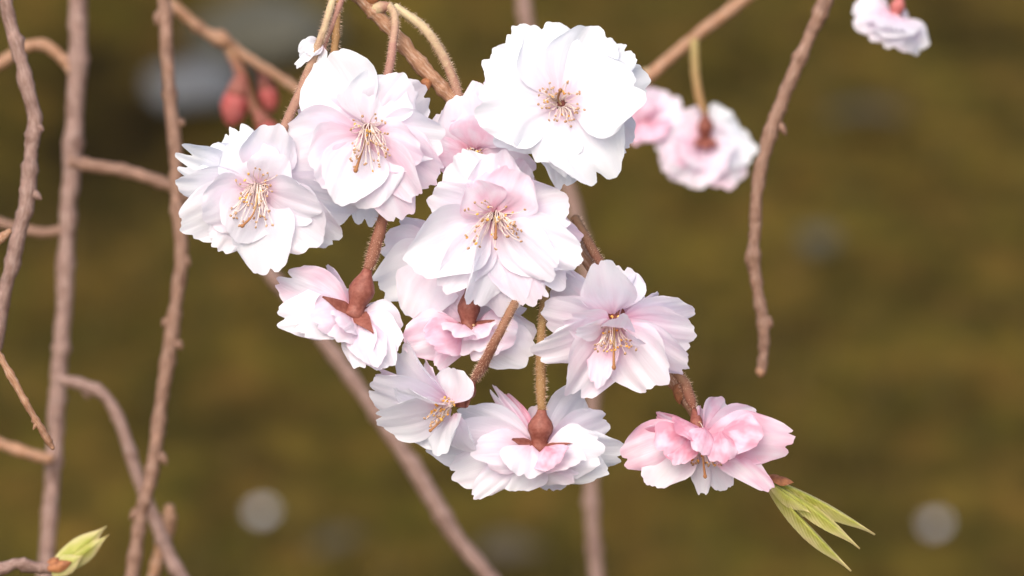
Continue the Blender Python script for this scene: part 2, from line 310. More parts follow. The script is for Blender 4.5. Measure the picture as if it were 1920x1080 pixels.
# ------------------------------------------------------------------ blossoms
def blossom(name, label, c, z, axis, petals, group='open cherry blossoms', L0=165, pink=0.12, calyx=None, sepals=None, stalk=None,
            stam=None, pist=None, seed=1, stalk_m='stalk_brown', extra=0, hairy=True, side=False, wide=1.14, ruf=0.045, tint=0.8, cat='blossom', calyx_r=1.0, calyx_m='calyx'):
    rs = np.random.RandomState(seed); loc = Q(c[0], c[1], z); root = thing(name, label, cat, loc, group)
    ax = np.array(axis, float); ax /= np.linalg.norm(ax)
    root.scale = (FOCUS-z*PX,)*3
    loc3 = lambda px, py, dz=0: np.array([px-c[0], c[1]-py, dz], float)
    nP = len(petals)
    for i, p in enumerate(petals):
        tx, ty, W = p[:3]; o = dict(p[3]) if len(p) > 3 else {}
        Lp = o.pop('L', L0); sg = o.pop('s', 1); dz = o.pop('dz', None); pk = o.pop('pink', pink)*tint; b0 = o.pop('b', None)
        d2 = math.hypot(tx-c[0], ty-c[1])
        tz = dz if dz is not None else sg*math.sqrt(max(Lp*Lp-d2*d2, 0))*0.8
        tz += 2.2*(i-nP/2)
        tip = loc3(tx, ty, tz)
        base = loc3(*b0) if b0 else np.zeros(3)
        rad = tip-base; rad = rad-ax*np.dot(rad, ax); rn = np.linalg.norm(rad)
        base = base+(rad/rn*11 if rn > 1 else 0)+ax*(1.6*(i-nP*0.6))
        hint = ax; o.setdefault('ruffle', ruf)
        if side:                                       # seen from the side: a skirt of petals, backs outwards in front, faces showing behind
            hint = np.array([rs.uniform(-.3, .3), -.35, .95 if tz < -25 else -.95]); o.setdefault('bow', 0.06 if tz < -25 else -.07); o.setdefault('roll', rs.uniform(-.35, .35))
        V, F, sv = petal_geo(base, tip, W*wide, hint, rs, **o)
        ob = meshobj('petal', to_world(V), F, M['petal'], root, sv); ob.color = (max(0, pk*rs.uniform(0.6, 1.4)), rs.rand(), 0, 1)
    # spare inner and outer petals of the double flower
    up = np.array([0.13, 0.9, 0.4]); e1 = np.cross(ax, up); e1 /= np.linalg.norm(e1); e2 = np.cross(e1, ax)
    for i in range(extra):
        th = 2*math.pi*(i+rs.uniform(-.3, .3))/max(extra, 1)+seed; Lx = L0*rs.uniform(0.74, 0.86); el = rs.uniform(-0.15, 0.0)
        tip = (e1*math.cos(th)+e2*math.sin(th))*Lx*math.cos(el)+ax*Lx*math.sin(el)-ax*6
        V, F, sv = petal_geo((e1*math.cos(th)+e2*math.sin(th))*10-ax*10, tip, L0*0.68, ax, rs, bow=0.06)
        ob = meshobj('petal', to_world(V), F, M['petal'], root, sv); ob.color = (max(0, tint*pink*rs.uniform(0.8, 1.6)), rs.rand(), 0, 1)
    # calyx: swollen tube behind the petals, sepals, hairy stalk
    if calyx:
        (x0, y0, z0) = calyx; A = loc3(x0, y0, z0); Bp = ax*(2 if side else -17)
        pr = [(0, .34), (.12, .46), (.28, .80), (.42, 1.0), (.54, .97), (.66, .78), (.78, .64), (.9, .70), (1.0, .92)]
        P = np.array([A*(1-f)+Bp*f for f, _ in pr]); V, F, sv = tube(P, [24*calyx_r*r for _, r in pr], 14, rough=0.10, seed=seed)
        cx = meshobj('calyx', to_world(V), F, M[calyx_m], root, sv)
        dirc = (Bp-A)/np.linalg.norm(Bp-A)
        for (sx, sy, sz, sw) in (sepals or []):
            tip = loc3(sx, sy, sz); r_ = tip-dirc*np.dot(tip, dirc); r_ = r_/max(np.linalg.norm(r_), 1)
            V, F, sv = petal_geo(Bp-dirc*6+r_*8, tip, sw*1.1, (0.1, 0.6, 0.75), rs, bow=0.05, cup=-0.25, ruffle=0.02, notch=[], prof=SP, drop=0, ns=9, nv=7, jag=0)
            meshobj('sepal', to_world(V), F, M[calyx_m], cx, sv)
    if stalk:
        pts = [np.append(loc3(q[0], q[1], q[2]), q[3]/2) for q in stalk]
        if calyx: pts.append(np.append(np.array(loc3(*calyx)), 8.5*calyx_r))
        S = smooth_path(pts, 7); V, F, sv = tube(S[:, :3], S[:, 3], 10, rough=0.12, seed=seed)
        pd = meshobj('flower_stalk', to_world(V), F, M[stalk_m], root, sv)
        if hairy:
            V, F = hairs(S[:, :3], S[:, 3], 2.2, 6.4, seed)
            meshobj('stalk_hair', to_world(V), F, M['hair'], pd, kind='stuff', smooth=False)
    if stam:
        (ox, oy, tx, ty, rx, ry, n, dz) = stam[:8]; ring = stam[8] if len(stam) > 8 else 0.3
        fil = []; an = []; gold = []
        for i in range(int(n*1.45)):
            th = rs.uniform(0, 2*math.pi); q = math.sqrt(rs.uniform(ring, 1))
            tip = loc3(tx+rx*q*math.cos(th), ty+ry*q*math.sin(th), dz*rs.uniform(0.6, 1.15))
            if rs.rand() < 0.3:                        # some stand out all round the throat
                tip = loc3(ox+rx*rs.uniform(.5, .95)*math.cos(th), oy+rx*rs.uniform(.35, .7)*math.sin(th), dz*rs.uniform(.7, 1))
            tip = loc3(ox, oy, 0)+(tip-loc3(ox, oy, 0))*rs.uniform(0.72, 1.0)*np.array([1, 1, 1.15])
            o_ = loc3(ox+9*math.cos(th), oy+7*math.sin(th), 4)
            inner = rs.rand() < 0.3
            if inner: tip = o_*0.45+tip*0.55
            cc = (o_+tip)/2+ax*rs.uniform(2, 24)+rs.uniform(-15, 15, 3)
            u = np.linspace(0, 1, 7)[:, None]; P = (1-u)**2*o_+2*u*(1-u)*cc+u*u*tip
            V, F, _ = tube(P, np.linspace(1.05, 0.75, 7), 5, cap=False); fil.append((V, F))
            gp = 0.6*stam[9] if len(stam) > 9 else 0.1
            (gold if (inner or rs.rand() < gp) else an).append(blob(tip, rs.uniform(-1, 1, 3)+1e-3, rs.uniform(1.9, 2.7), rs.uniform(2.7, 3.7)))
        V, F = merge(fil); fo = meshobj('filaments', to_world(V), F, M['filament'], root, kind='stuff')
        if an: V, F = merge(an); meshobj('anthers', to_world(V), F, M['anther'], fo, kind='stuff')
        if gold: V, F = merge(gold); meshobj('anthers', to_world(V), F, M['anther_gold'], fo, kind='stuff')
    if pist:
        S = smooth_path([np.append(loc3(q[0], q[1], q[2]), q[3]*0.34) for q in pist], 6)
        V, F, sv = tube(S[:, :3], S[:, 3], 7, cap=True); bl = blob(S[-1, :3], S[-1, :3]-S[-3, :3], pist[-1][3]*0.5, pist[-1][3]*0.6, 7, 5)
        nb = len(bl[0]); V2, F2 = merge([(V, F), bl])
        meshobj('pistil', to_world(V2), F2, M['pistil'], root, list(sv)+[(1, 0, 0)]*nb)
    return root

D = dict
# ---- big white blossom at the top, facing the camera
blossom('blossom', 'large snow-white blossom opened flat, the whitest of the cluster', (1052, 196), 84, (0.02, 0.12, 1), [
    (1218, 140, 100, D(dz=-45)), (1190, 265, 90, D(dz=-40, pink=.2)), (912, 100, 105, D(dz=-35)), (1062, 350, 82, D(dz=-40, keel=.12, notch=[(.1, .07, .09)])),
    (905, 165, 80, D(dz=-50, pink=.5)), (925, 262, 95, D(dz=-30)), (1186, 92, 85, D(dz=-30)), (962, 50, 95, D(dz=-18, notch=[(-.2, .07, .1)])),
    (1128, 56, 118, D(dz=-12, notch=[(.25, .05, .1)])), (1020, 40, 112, D(dz=0)), (892, 212, 128, D(dz=5)), (1142, 336, 128, D(dz=6, notch=[(.18, .13, .09)])),
    (992, 294, 128, D(dz=12, notch=[(0, .06, .12)])), (1204, 170, 132, D(dz=18, notch=[(-.15, .08, .1)])), 
    ], L0=165, pink=0.0, seed=3, extra=1, wide=1.22, stam=(1052, 194, 1052, 196, 54, 46, 34, 42, .25, .12), pist=[(1052, 196, 5, 5), (1046, 186, 40, 6), (1050, 172, 62, 9)],
    calyx=(1056, 182, -95), stalk=[(960, 300, -150, 15), (1000, 260, -150, 15), (1040, 210, -125, 15)], stalk_m='stalk_pink')

# ---- centre blossom, foremost
blossom('blossom', 'ruffled pale pink blossom in the middle of the cluster, its stamens drooping', (928, 405), 42, (0.0, -0.30, 0.95), [
    (1088, 455, 95, D(dz=-20, pink=.4)), (985, 305, 80, D(dz=-25, pink=.4)), (930, 290, 70, D(dz=-20, pink=.35)), (1086, 520, 60, D(dz=-5, notch=[(.3, .2, .1), (-.3, .15, .1)])),
    (950, 592, 118, D(dz=10)), (846, 286, 112, D(dz=-6, curl=-.06, pink=.05)), (805, 368, 100, D(dz=4, pink=.3)), (1066, 380, 108, D(dz=6, pink=.35, curl=.1)),
    (1055, 540, 100, D(dz=8, notch=[(.35, .14, .08)])), (1000, 570, 95, D(dz=12)), (768, 500, 118, D(dz=16, cup=.28, pink=.05, roll=.2)), (885, 575, 100, D(dz=26, cup=.35, roll=-.5, pink=.05)),
    (1090, 490, 90, D(dz=24, pink=.15)), (1040, 520, 90, D(dz=34, pink=.1)), (830, 545, 85, D(dz=12, pink=.2)), (968, 318, 112, D(dz=20, pink=.45)), (885, 345, 84, D(dz=30, pink=.35)),
    ], L0=165, pink=0.22, ruf=0.07, seed=8, extra=2, stam=(928, 400, 926, 446, 62, 34, 40, 60, .15, .2), pist=[(928, 405, 5, 6), (930, 425, 45, 6), (929, 446, 68, 9)],
    calyx=(920, 375, -75), stalk=[(736, 4, -150, 16), (792, 45, -150, 18), (832, 105, -150, 19), (858, 175, -145, 19), (885, 280, -130, 18)], stalk_m='stalk_cream')

# ---- upper left blossom
blossom('blossom', 'white blossom with bluish upper petals and golden drooping stamens below hairy stalks', (690, 245), 32, (-0.02, -0.28, 0.95), [
    (686, 425, 76, D(dz=-70, pink=0)), (803, 168, 100, D(dz=-38, notch=[(.1, .12, .12)])), (560, 205, 85, D(dz=-34, pink=.3)), (601, 106, 142, D(dz=-26, notch=[], drop=.28, cup=.2, pink=0)),
    (822, 335, 105, D(dz=-15, pink=.4)), (833, 262, 100, D(dz=-4, pink=.1)), (522, 290, 135, D(dz=-6, pink=.2)), (756, 410, 105, D(dz=2, pink=.35)),
    (718, 136, 126, D(dz=14, notch=[(-.2, .03, .1)], pink=0)), (600, 345, 140, D(dz=18, pink=.25)), (690, 392, 120, D(dz=10, pink=.1)), (640, 380, 110, D(dz=25, pink=.2)), (790, 300, 85, D(dz=22, pink=.3)), (780, 370, 80, D(dz=10, pink=.3)),
    ], L0=160, pink=0.15, seed=12, extra=2, stam=(690, 238, 690, 296, 46, 34, 38, 60, .2, .15), pist=[(690, 245, 5, 6), (680, 285, 45, 6), (669, 320, 60, 10)],
    calyx=(700, 205, -75), stalk=[(726, 2, -130, 14), (738, 25, -105, 15), (735, 75, -95, 16), (724, 140, -95, 17)], stalk_m='stalk_pink')

# ---- left blossom
blossom('blossom', 'white blossom with toothed petal tips reaching towards the bare twigs', (486, 350), 22, (-0.05, -0.42, 0.9), [
    (434, 236, 82, D(dz=-48, notch=[(-.3, .14, .1), (.25, .12, .1)], pink=0)), (492, 248, 60, D(dz=-50, notch=[(.1, .12, .12)], pink=0)), (326, 284, 92, D(dz=-35, notch=[(-.35, .16, .1), (.2, .2, .12)], pink=0)), (662, 398, 118, D(dz=-34)),
    (636, 450, 96, D(dz=-24)), (386, 284, 96, D(dz=-15, pink=0, notch=[(-.4, .1, .1)])), (332, 348, 86, D(dz=-12)), (338, 428, 100, D(dz=-4)), (404, 466, 84, D(dz=4, notch=[(0, .05, .1), (.4, .06, .1)])),
    (506, 516, 110, D(dz=14, notch=[(-.1, .06, .08)])), (604, 455, 122, D(dz=18, notch=[(.3, .05, .1)])), (380, 405, 110, D(dz=24, pink=.25)), (442, 448, 104, D(dz=26)), (456, 258, 104, D(dz=14, notch=[], pink=.02)),
    (530, 285, 80, D(dz=36, pink=.1)), (600, 395, 100, D(dz=30, pink=.12)),
    ], L0=158, pink=0.13, seed=21, extra=2, stam=(482, 346, 472, 412, 54, 26, 38, 56, .2, .1), pist=[(486, 352, 5, 5), (478, 400, 48, 5), (458, 424, 58, 8)],
    calyx=(502, 312, -70), stalk=[(640, -58, -120, 14), (624, -10, -60, 14), (608, 45, -45, 14), (592, 92, -40, 15), (560, 175, -30, 18), (528, 250, 12, 17), (512, 290, -40, 14)], stalk_m='stalk_cream')

# ---- pink petals of the blossom hidden between the three upper ones
blossom('blossom', 'shell-pink blossom half hidden between the three white blossoms', (888, 288), -62, (-0.15, 0.25, 0.9), [
    (905, 150, 75, D(dz=-10)), (826, 205, 88, D(dz=0)), (930, 190, 100, D(dz=5)), (872, 172, 100, D(dz=15)), (810, 255, 80, D(dz=5)), (900, 215, 90, D(dz=30)), (835, 330, 100, D(dz=0)), (1000, 330, 90, D(dz=0)),
    ], L0=130, pink=0.42, seed=31, tint=0.8, stam=(888, 292, 892, 294, 26, 14, 14, 30), calyx=(905, 330, -75), stalk=[(1000, 362, -60, 15), (960, 350, -90, 15), (925, 342, -85, 14)], stalk_m='stalk_pink')

# ---- blossom behind the centre one: pale petals sticking out low on its left
blossom('blossom', 'pale blossom behind the ruffled middle one, only its rounded lower petals showing', (835, 470), -60, (-0.35, -0.45, 0.8), [
    (716, 468, 108, D(dz=-20, notch=[(.2, .08, .12)], pink=.25)), (708, 540, 106, D(dz=0, notch=[(-.3, .05, .1), (.2, .05, .1)], pink=.02)), (745, 420, 80, D(dz=-25)), (772, 600, 112, D(dz=18, pink=.25, notch=[])), (845, 600, 118, D(dz=26, pink=.4)), (920, 560, 100, D(dz=0)),
    ], L0=140, pink=0.2, seed=36, calyx=(860, 430, -70), stalk=[(850, 250, -110, 15), (870, 340, -110, 15)], stalk_m='stalk_pink')

# ---- side view blossom, left, hanging from a brown stalk
blossom('blossom', 'small side-on blossom under a thick brown stalk with swollen red-brown calyx', (664, 590), 5, (-0.30, -0.90, 0.12), [
    (606, 508, 84, D(dz=-85, notch=[(.1, .1, .1)], bow=.05)), (576, 515, 70, D(dz=-70)), (714, 582, 40, D(dz=-60, pink=0)), (638, 552, 60, D(dz=-75, pink=0)),
    (518, 520, 96, D(dz=-20, notch=[(.25, .12, .1), (-.2, .08, .1)], pink=.4)), (520, 598, 92, D(dz=15)), (752, 615, 76, D(dz=-10)), (560, 622, 90, D(dz=40)), (750, 650, 70, D(dz=25)),
    (618, 632, 104, D(dz=55, pink=.35)), (730, 690, 86, D(dz=40)), (590, 595, 84, D(dz=60, pink=.25)), (682, 688, 70, D(dz=52, roll=.5)), (708, 684, 70, D(dz=62, roll=-.4)), (640, 612, 60, D(dz=60, roll=-.3)),
    ], L0=135, pink=0.2, wide=1.08, seed=41, tint=1.05, side=True, calyx=(690, 505, 4), sepals=[(606, 556, 40, 36), (702, 624, 55, 34), (714, 572, -30, 26), (640, 560, -50, 26)], calyx_r=1.05,
    stalk=[(735, 320, -90, 15), (726, 370, -50, 17), (714, 425, -5, 22), (700, 475, 0, 24)], stam=(655, 600, 632, 620, 12, 6, 10, 10), pist=[(660, 600, 0, 7), (640, 615, 20, 8), (622, 632, 30, 10)])

# ---- side view blossom in the middle
blossom('blossom', 'side-on blossom tucked beneath the ruffled middle one, red calyx on top', (878, 618), 0, (0.02, -0.95, 0.2), [
    (796, 590, 70, D(dz=-70)), (930, 566, 76, D(dz=-75, pink=0)), (985, 590, 80, D(dz=-55)), (770, 612, 60, D(dz=-30)), (1008, 632, 84, D(dz=-15)), (754, 645, 86, D(dz=10, pink=.45)), (1002, 668, 96, D(dz=0, pink=.1)), (820, 690, 46, D(dz=25, pink=.3)),
    (880, 664, 100, D(dz=30, pink=.2)), (970, 625, 80, D(dz=30)), (800, 640, 76, D(dz=55, pink=.45)), (850, 628, 60, D(dz=74, pink=.2, b=(872, 606, 20))), (905, 632, 60, D(dz=46, pink=.3, roll=.3, b=(890, 606, 16))), (940, 655, 80, D(dz=22)),
    ], L0=130, pink=0.25, seed=47, tint=1.05, side=True, calyx=(880, 540, 4), sepals=[(836, 616, 40, 34), (928, 600, 40, 28)], calyx_r=0.92,
    stalk=[(905, 380, -60, 15), (892, 460, -30, 15), (882, 520, 0, 15)], stam=(890, 628, 905, 660, 34, 10, 18, 20, .1, .4))

# ---- right middle blossom
blossom('blossom', 'pink-white blossom with hanging orange-tipped stamens beside the forked twig', (1152, 602), 32, (0.02, -0.62, 0.78), [
    (1238, 556, 70, D(dz=-60, pink=.25)), (1038, 524, 118, D(dz=-45, notch=[], drop=.3)), (1158, 498, 100, D(dz=-55, notch=[(.25, .16, .12)])), (1200, 522, 78, D(dz=-60)),
    (1300, 585, 100, D(dz=-20, notch=[(.3, .06, .1)])), (1306, 632, 108, D(dz=-8, notch=[(-.25, .05, .08), (.25, .06, .08)])), (1292, 692, 104, D(dz=4)), (1168, 706, 96, D(dz=-10, pink=.3)), (1016, 580, 100, D(dz=-10, pink=.2)),
    (1072, 742, 112, D(dz=16, pink=.2, keel=.06)), (1240, 726, 122, D(dz=22)), (1120, 726, 56, D(dz=26, roll=.7, pink=.3)), (1002, 664, 90, D(dz=32, curl=-.05, pink=.25)), (1060, 600, 70, D(dz=55, pink=.2)),
    (1080, 622, 44, D(dz=62, pink=.1)), (1166, 592, 62, D(dz=85, notch=[], bow=.25)), (1202, 640, 46, D(dz=70, notch=[])),
    ], L0=155, pink=0.18, wide=1.06, seed=52, tint=1.05, extra=1, stam=(1150, 606, 1150, 654, 44, 14, 32, 50, .2, .75), pist=[(1152, 606, 10, 6), (1150, 650, 45, 6), (1150, 688, 55, 9)],
    calyx=(1150, 562, -70), stalk=[(1078, 405, -100, 16), (1105, 455, -90, 18), (1135, 510, -90, 18)])

# ---- lower left blossom, facing left
blossom('blossom', 'white blossom turned sideways, combed stamens showing, on a slanting hairy stalk', (848, 766), 34, (-0.62, -0.52, 0.45), [
    (704, 700, 60, D(dz=-60, pink=.3)), (752, 642, 100, D(dz=-30, cup=.25)), (796, 676, 52, D(dz=-40, pink=.3, notch=[])), (690, 728, 110, D(dz=-20)), (745, 800, 90, D(dz=-45, pink=.05, notch=[])), (702, 790, 80, D(dz=5)),
    (856, 690, 88, D(dz=10, notch=[], drop=.4, L=80, bow=-.1)), (890, 850, 82, D(dz=0)), (832, 850, 96, D(dz=30, notch=[], pink=0, roll=-.2)), (742, 726, 72, D(dz=50, notch=[], pink=.05)), (790, 770, 60, D(dz=-30)), 
    ], L0=140, pink=0.1, wide=1.32, seed=61, stam=(836, 762, 806, 792, 30, 14, 26, 34, .2, .55), pist=[(842, 768, 5, 6), (825, 790, 30, 6), (808, 806, 36, 7)],
    calyx=(888, 712, -10), sepals=[(884, 745, -5, 22)], calyx_r=0.8, stalk=[(984, 530, -70, 15), (958, 582, 40, 17), (930, 636, 60, 18), (904, 688, 22, 20)])

# ---- bottom blossom seen from behind
blossom('blossom', 'full blossom seen from behind with round red-brown calyx on an upright olive stalk', (1010, 840), 0, (-0.05, -0.93, -0.12), [
    (944, 742, 36, D(dz=-75, pink=.7)), (920, 726, 42, D(dz=-70, pink=.55, notch=[(0, .2, .15)])), (985, 775, 84, D(dz=-75, pink=.3)), (1098, 738, 130, D(dz=-60, notch=[], pink=.05)), (862, 778, 90, D(dz=-50, pink=.0)), (1142, 790, 96, D(dz=-40, pink=.25)),
    (1172, 850, 96, D(dz=-20, pink=0)), (800, 836, 124, D(dz=-30, notch=[(.2, .06, .1)])), (1035, 922, 100, D(dz=-30, pink=.3)), (842, 888, 120, D(dz=-10)), (884, 934, 56, D(dz=20, notch=[])), (1136, 884, 96, D(dz=5, pink=0)), (950, 914, 112, D(dz=20, notch=[])),
    (1085, 892, 100, D(dz=25)), (1132, 845, 100, D(dz=45, pink=.05)), (888, 846, 84, D(dz=40, pink=.35)), (972, 890, 96, D(dz=72, pink=.15, b=(1000, 826, 22))), (1036, 872, 78, D(dz=76, pink=.55, roll=.3, b=(1022, 826, 24))), (1090, 862, 84, D(dz=52, pink=.1)),
    ], L0=165, pink=0.15, wide=1.02, seed=67, tint=1.05, side=True, calyx=(1016, 768, 12), sepals=[(960, 822, 45, 40), (1074, 830, 40, 30)], calyx_r=1.0,
    stalk=[(1028, 470, -60, 15), (1022, 540, -10, 16), (1014, 640, 0, 17), (1014, 710, 6, 20)], stalk_m='stalk_olive')

# ---- pink blossom at the twig end
blossom('blossom', 'deepest pink blossom near the twig end, spreading above the green leaf bud', (1312, 818), 8, (0.04, -0.90, 0.42), [
    (1232, 778, 30, D(dz=-40, notch=[], pink=1.01, L=70)), (1360, 757, 78, D(dz=-60, notch=[], pink=0.51)), (1432, 786, 84, D(dz=-50, pink=0.65)), (1322, 768, 60, D(dz=-65, pink=0.58)), (1164, 862, 96, D(dz=-15, pink=0.75, notch=[(.1, .08, .1)])), (1188, 826, 80, D(dz=-35, pink=0.87)),
    (1362, 922, 72, D(dz=-10, notch=[], pink=0.17)), (1216, 908, 104, D(dz=-5, notch=[], pink=0.38)), (1318, 930, 46, D(dz=-15, pink=0.14, notch=[])), (1488, 826, 112, D(dz=-10, notch=[(.25, .10, .08), (-.3, .05, .1)], pink=0.48)), (1446, 918, 66, D(dz=18, notch=[], pink=0.55)),
    (1236, 846, 92, D(dz=45, b=(1300, 806, 8), pink=0.87)), (1424, 822, 90, D(dz=45, b=(1345, 806, 8), pink=0.65)), (1268, 806, 84, D(dz=58, b=(1318, 800, 10), pink=0.87, notch=[])), (1310, 848, 62, D(dz=70, b=(1326, 800, 16), pink=0.65, notch=[])), (1348, 866, 70, D(dz=64, b=(1350, 806, 14), pink=0.72, notch=[])), (1262, 868, 64, D(dz=40, b=(1300, 806, 6), pink=0.72)),
    ], L0=150, pink=0.4, wide=1.0, seed=73, tint=0.95, side=True, stam=(1314, 826, 1326, 872, 54, 10, 26, 20, .2, .9), pist=[(1316, 826, 0, 6), (1318, 866, 25, 6), (1321, 892, 28, 8)],
    calyx=(1302, 768, -40), calyx_r=0.5, stalk=[(1262, 690, -40, 18), (1284, 718, -40, 20), (1296, 750, -40, 20)])

# ---- soft blossoms farther back
blossom('blossom', 'out-of-focus pink-white blossom hanging face away on an olive stalk', (1322, 262), -1950, (0.0, -0.65, -0.76), [
    (1262, 226, 100, D(dz=20)), (1385, 232, 110, D(dz=10, pink=0)), (1228, 265, 110, D(dz=25)), (1415, 290, 110, D(dz=20, pink=0)), (1250, 330, 110, D(dz=30)), (1305, 358, 110, D(dz=35)), (1378, 352, 110, D(dz=35)), (1330, 222, 80, D(dz=10)), (1350, 330, 110, D(dz=45)), (1280, 300, 90, D(dz=45)),
    ], L0=95, pink=0.35, wide=0.98, seed=81, tint=0.95, side=True, calyx=(1322, 215, 30), calyx_r=0.65, sepals=[(1300, 278, 50, 26), (1345, 278, 50, 26), (1322, 285, 60, 26)], stalk=[(1302, 75, -10, 16), (1304, 140, 5, 16), (1312, 190, 20, 16)], stalk_m='stalk_olive', hairy=False, group='blurred blossoms behind the cluster')
blossom('blossom', 'half-open rose-pink blossom out of focus behind the big white one', (1205, 232), -1950, (-0.1, -0.9, 0.3), [
    (1262, 175, 80, D(dz=-20, pink=.3)), (1225, 160, 90, D(dz=-10, pink=.3)), (1280, 205, 80, D(dz=0, pink=.25)), (1200, 270, 80, D(dz=40, pink=.9)), (1235, 262, 70, D(dz=45, pink=.8)), (1180, 240, 70, D(dz=30, pink=.8)), (1190, 190, 80, D(dz=10, pink=.5)),
    ], L0=80, pink=0.5, seed=84, tint=0.95, side=True, calyx=(1200, 190, -40), calyx_r=0.7, stalk=[(1212, 130, -40, 14), (1204, 165, -40, 14)], stalk_m='stalk_pink', hairy=False, group='blurred blossoms behind the cluster')
blossom('blossom', 'lone out-of-focus white blossom on a red stalk, away from every twig', (1676, 32), -1300, (-0.25, -0.95, 0.1), [
    (1625, 10, 70, D(dz=-30)), (1596, 38, 76, D(dz=10)), (1618, 66, 76, D(dz=30)), (1655, 90, 80, D(dz=35)), (1700, 98, 76, D(dz=30)), (1728, 98, 60, D(dz=5)), (1705, 50, 60, D(dz=-20)), (1640, 50, 90, D(dz=50)), (1685, 70, 90, D(dz=50)),
    ], L0=85, pink=0.2, seed=88, side=True, calyx=(1690, -6, 0), calyx_r=0.62, calyx_m='calyx_pink', stalk=[(1712, -190, -5, 15), (1700, -90, -5, 16), (1693, -40, 0, 17)], stalk_m='stalk_pink', hairy=False, group='blurred blossoms behind the cluster')

# ------------------------------------------------------------------ twigs
def twig_mesh(name, pts, z, m, parent, loc, rough=0.16, seed=0, n=12, sub=7):
    P = []
    for q in pts:
        zz = z+(q[3] if len(q) > 3 else 0); p = Q(q[0], q[1], zz)-loc; P.append((*p, q[2]*(0.43 if zz < -400 else 0.47)*PX*(FOCUS-zz*PX)))
    S = smooth_path(P, sub); rs = np.random.RandomState(seed)
    S[:, 3] *= 1+0.05*np.convolve(rs.uniform(-1, 1, len(S)), np.ones(3)/2, 'same')
    if name != 'flower_stalk' and len(S) > 20:
        i = rs.randint(3, 9); q = np.arange(len(S))
        while i < len(S)-3:
            S[:, 3] *= 1+rs.uniform(.10, .26)*np.exp(-((q-i)/rs.uniform(.6, 1.1))**2); S[max(0, i-3):i, 3] *= 0.96; i += rs.randint(5, 12)
    V, F, sv = tube(S[:, :3], S[:, 3], n, rough=rough*1.2, seed=seed)
    k = np.linalg.norm(np.diff(S[:, :3], axis=0), axis=1).sum()*120
    sv = [(a*k, b, 0) for a, b, _ in sv]
    return meshobj(name, V, F, M[m], parent, sv)
def knob(name, a, b, wd, z, m, parent, loc, seed=0):   # bud or spur from a to b
    A = Q(a[0], a[1], z)-loc; B = Q(b[0], b[1], z+wd*0.3)-loc; r = wd/2*PX*(FOCUS-z*PX)
    P = np.array([A*(1-f)+B*f for f in (0, .2, .45, .7, .88, 1)]); V, F, sv = tube(P, [r*k for k in (.75, 1, .95, .7, .4, .08)], 9, rough=0.2, seed=seed)
    return meshobj(name, V, F, M[m], parent, sv)
def twig(label, pts, z, m='bark', sides=(), knobs=(), rough=0.16, seed=0, name='cherry_twig', group='twigs of the weeping cherry'):
    pts = run_on(pts)
    loc = Q(pts[0][0], pts[0][1], z); root = thing(name, label, 'twig', loc, group)
    twig_mesh('stem', pts, z, m, root, loc, rough, seed)
    for i, s in enumerate(sides): twig_mesh('side_twig', run_on(s[0]), s[1] if len(s) > 1 else z, s[2] if len(s) > 2 else m, root, loc, rough, seed+7*i+1)
    for i, k in enumerate(knobs): knob('bud', k[0], k[1], k[2], k[4] if len(k) > 4 else z, k[3] if len(k) > 3 else m, root, loc, seed+i)
    return root
def run_on(pts):                                   # carry a twig on beyond the edge of the frame
    pts = list(pts); out = lambda q: q[0] < -5 or q[0] > 1925 or q[1] < -5 or q[1] > 1085
    for e, nb in ((0, 1), (-1, -2)):
        if out(pts[e]):
            a, b = pts[e], pts[nb]; ln = math.hypot(a[0]-b[0], a[1]-b[1]); add = [(a[0]+(a[0]-b[0])/ln*k*.8, a[1]+(a[1]-b[1])/ln*k, a[2]*1.05) for k in (150, 400, 750)]
            pts = add[::-1]+pts if e == 0 else pts+add
    return pts

twig('slender knotty bare twig with small spurs, curving along beside the thickest twig',
     [(-5, -90, 30), (10, 0, 31), (30, 75, 31), (48, 150, 32), (64, 225, 33), (57, 290, 31), (53, 360, 36), (40, 420, 33), (24, 490, 33), (6, 570, 30), (-14, 680, 28), (-40, 800, 26)], -520, 'bark_grey',
     knobs=[((66, 232), (82, 246), 18), ((60, 360), (78, 374), 18), ((48, 345), (36, 362), 14)], rough=0.28, seed=2)
twig('short thin reddish twig ending in a point against the thickest twig',
     [(-60, 560, 16), (-25, 630, 16), (4, 676, 15), (30, 722, 15), (52, 762, 14), (72, 795, 15), (88, 822, 16), (100, 842, 8)], -150, 'bark_orange', knobs=[((70, 790), (62, 806), 9)], rough=0.25, seed=5)
twig('small dark red bud twig beside the slender knotty twig',
     [(-40, 480, 16), (-10, 458, 18), (8, 442, 18), (20, 432, 10)], -300, 'bark_orange', seed=6)
twig('thickest straight bare twig with five crooked side twigs',
     [(150, -110, 42), (146, 0, 42), (146, 110, 41), (140, 220, 40), (134, 330, 40), (126, 430, 38), (122, 540, 38), (116, 640, 38), (110, 720, 38), (104, 820, 38), (96, 930, 36), (88, 1030, 36), (82, 1150, 36)], -1900, 'bark_grey',
     sides=[([(-70, 160, 26), (0, 120, 26), (40, 92, 26), (78, 84, 26), (108, 102, 26), (138, 132, 26)], -1900, 'bark_orange'),
            ([(132, 304, 26), (180, 312, 28), (230, 320, 27), (280, 334, 27), (325, 352, 26), (352, 372, 24)], -1750, 'bark'),
            ([(-60, 408, 22), (0, 418, 22), (50, 432, 22), (90, 436, 22), (124, 428, 20)], -1900, 'bark'),
            ([(112, 712, 24), (158, 722, 27), (196, 742, 28), (224, 790, 28), (245, 850, 28), (262, 905, 28), (285, 960, 28), (308, 1020, 30), (335, 1075, 32), (380, 1150, 32)], -1700, 'bark_grey'),
            ([(-60, 820, 26), (0, 832, 26), (50, 850, 26), (98, 862, 22)], -1850, 'bark_orange')],
     knobs=[((158, 722), (166, 748), 20)], seed=9)
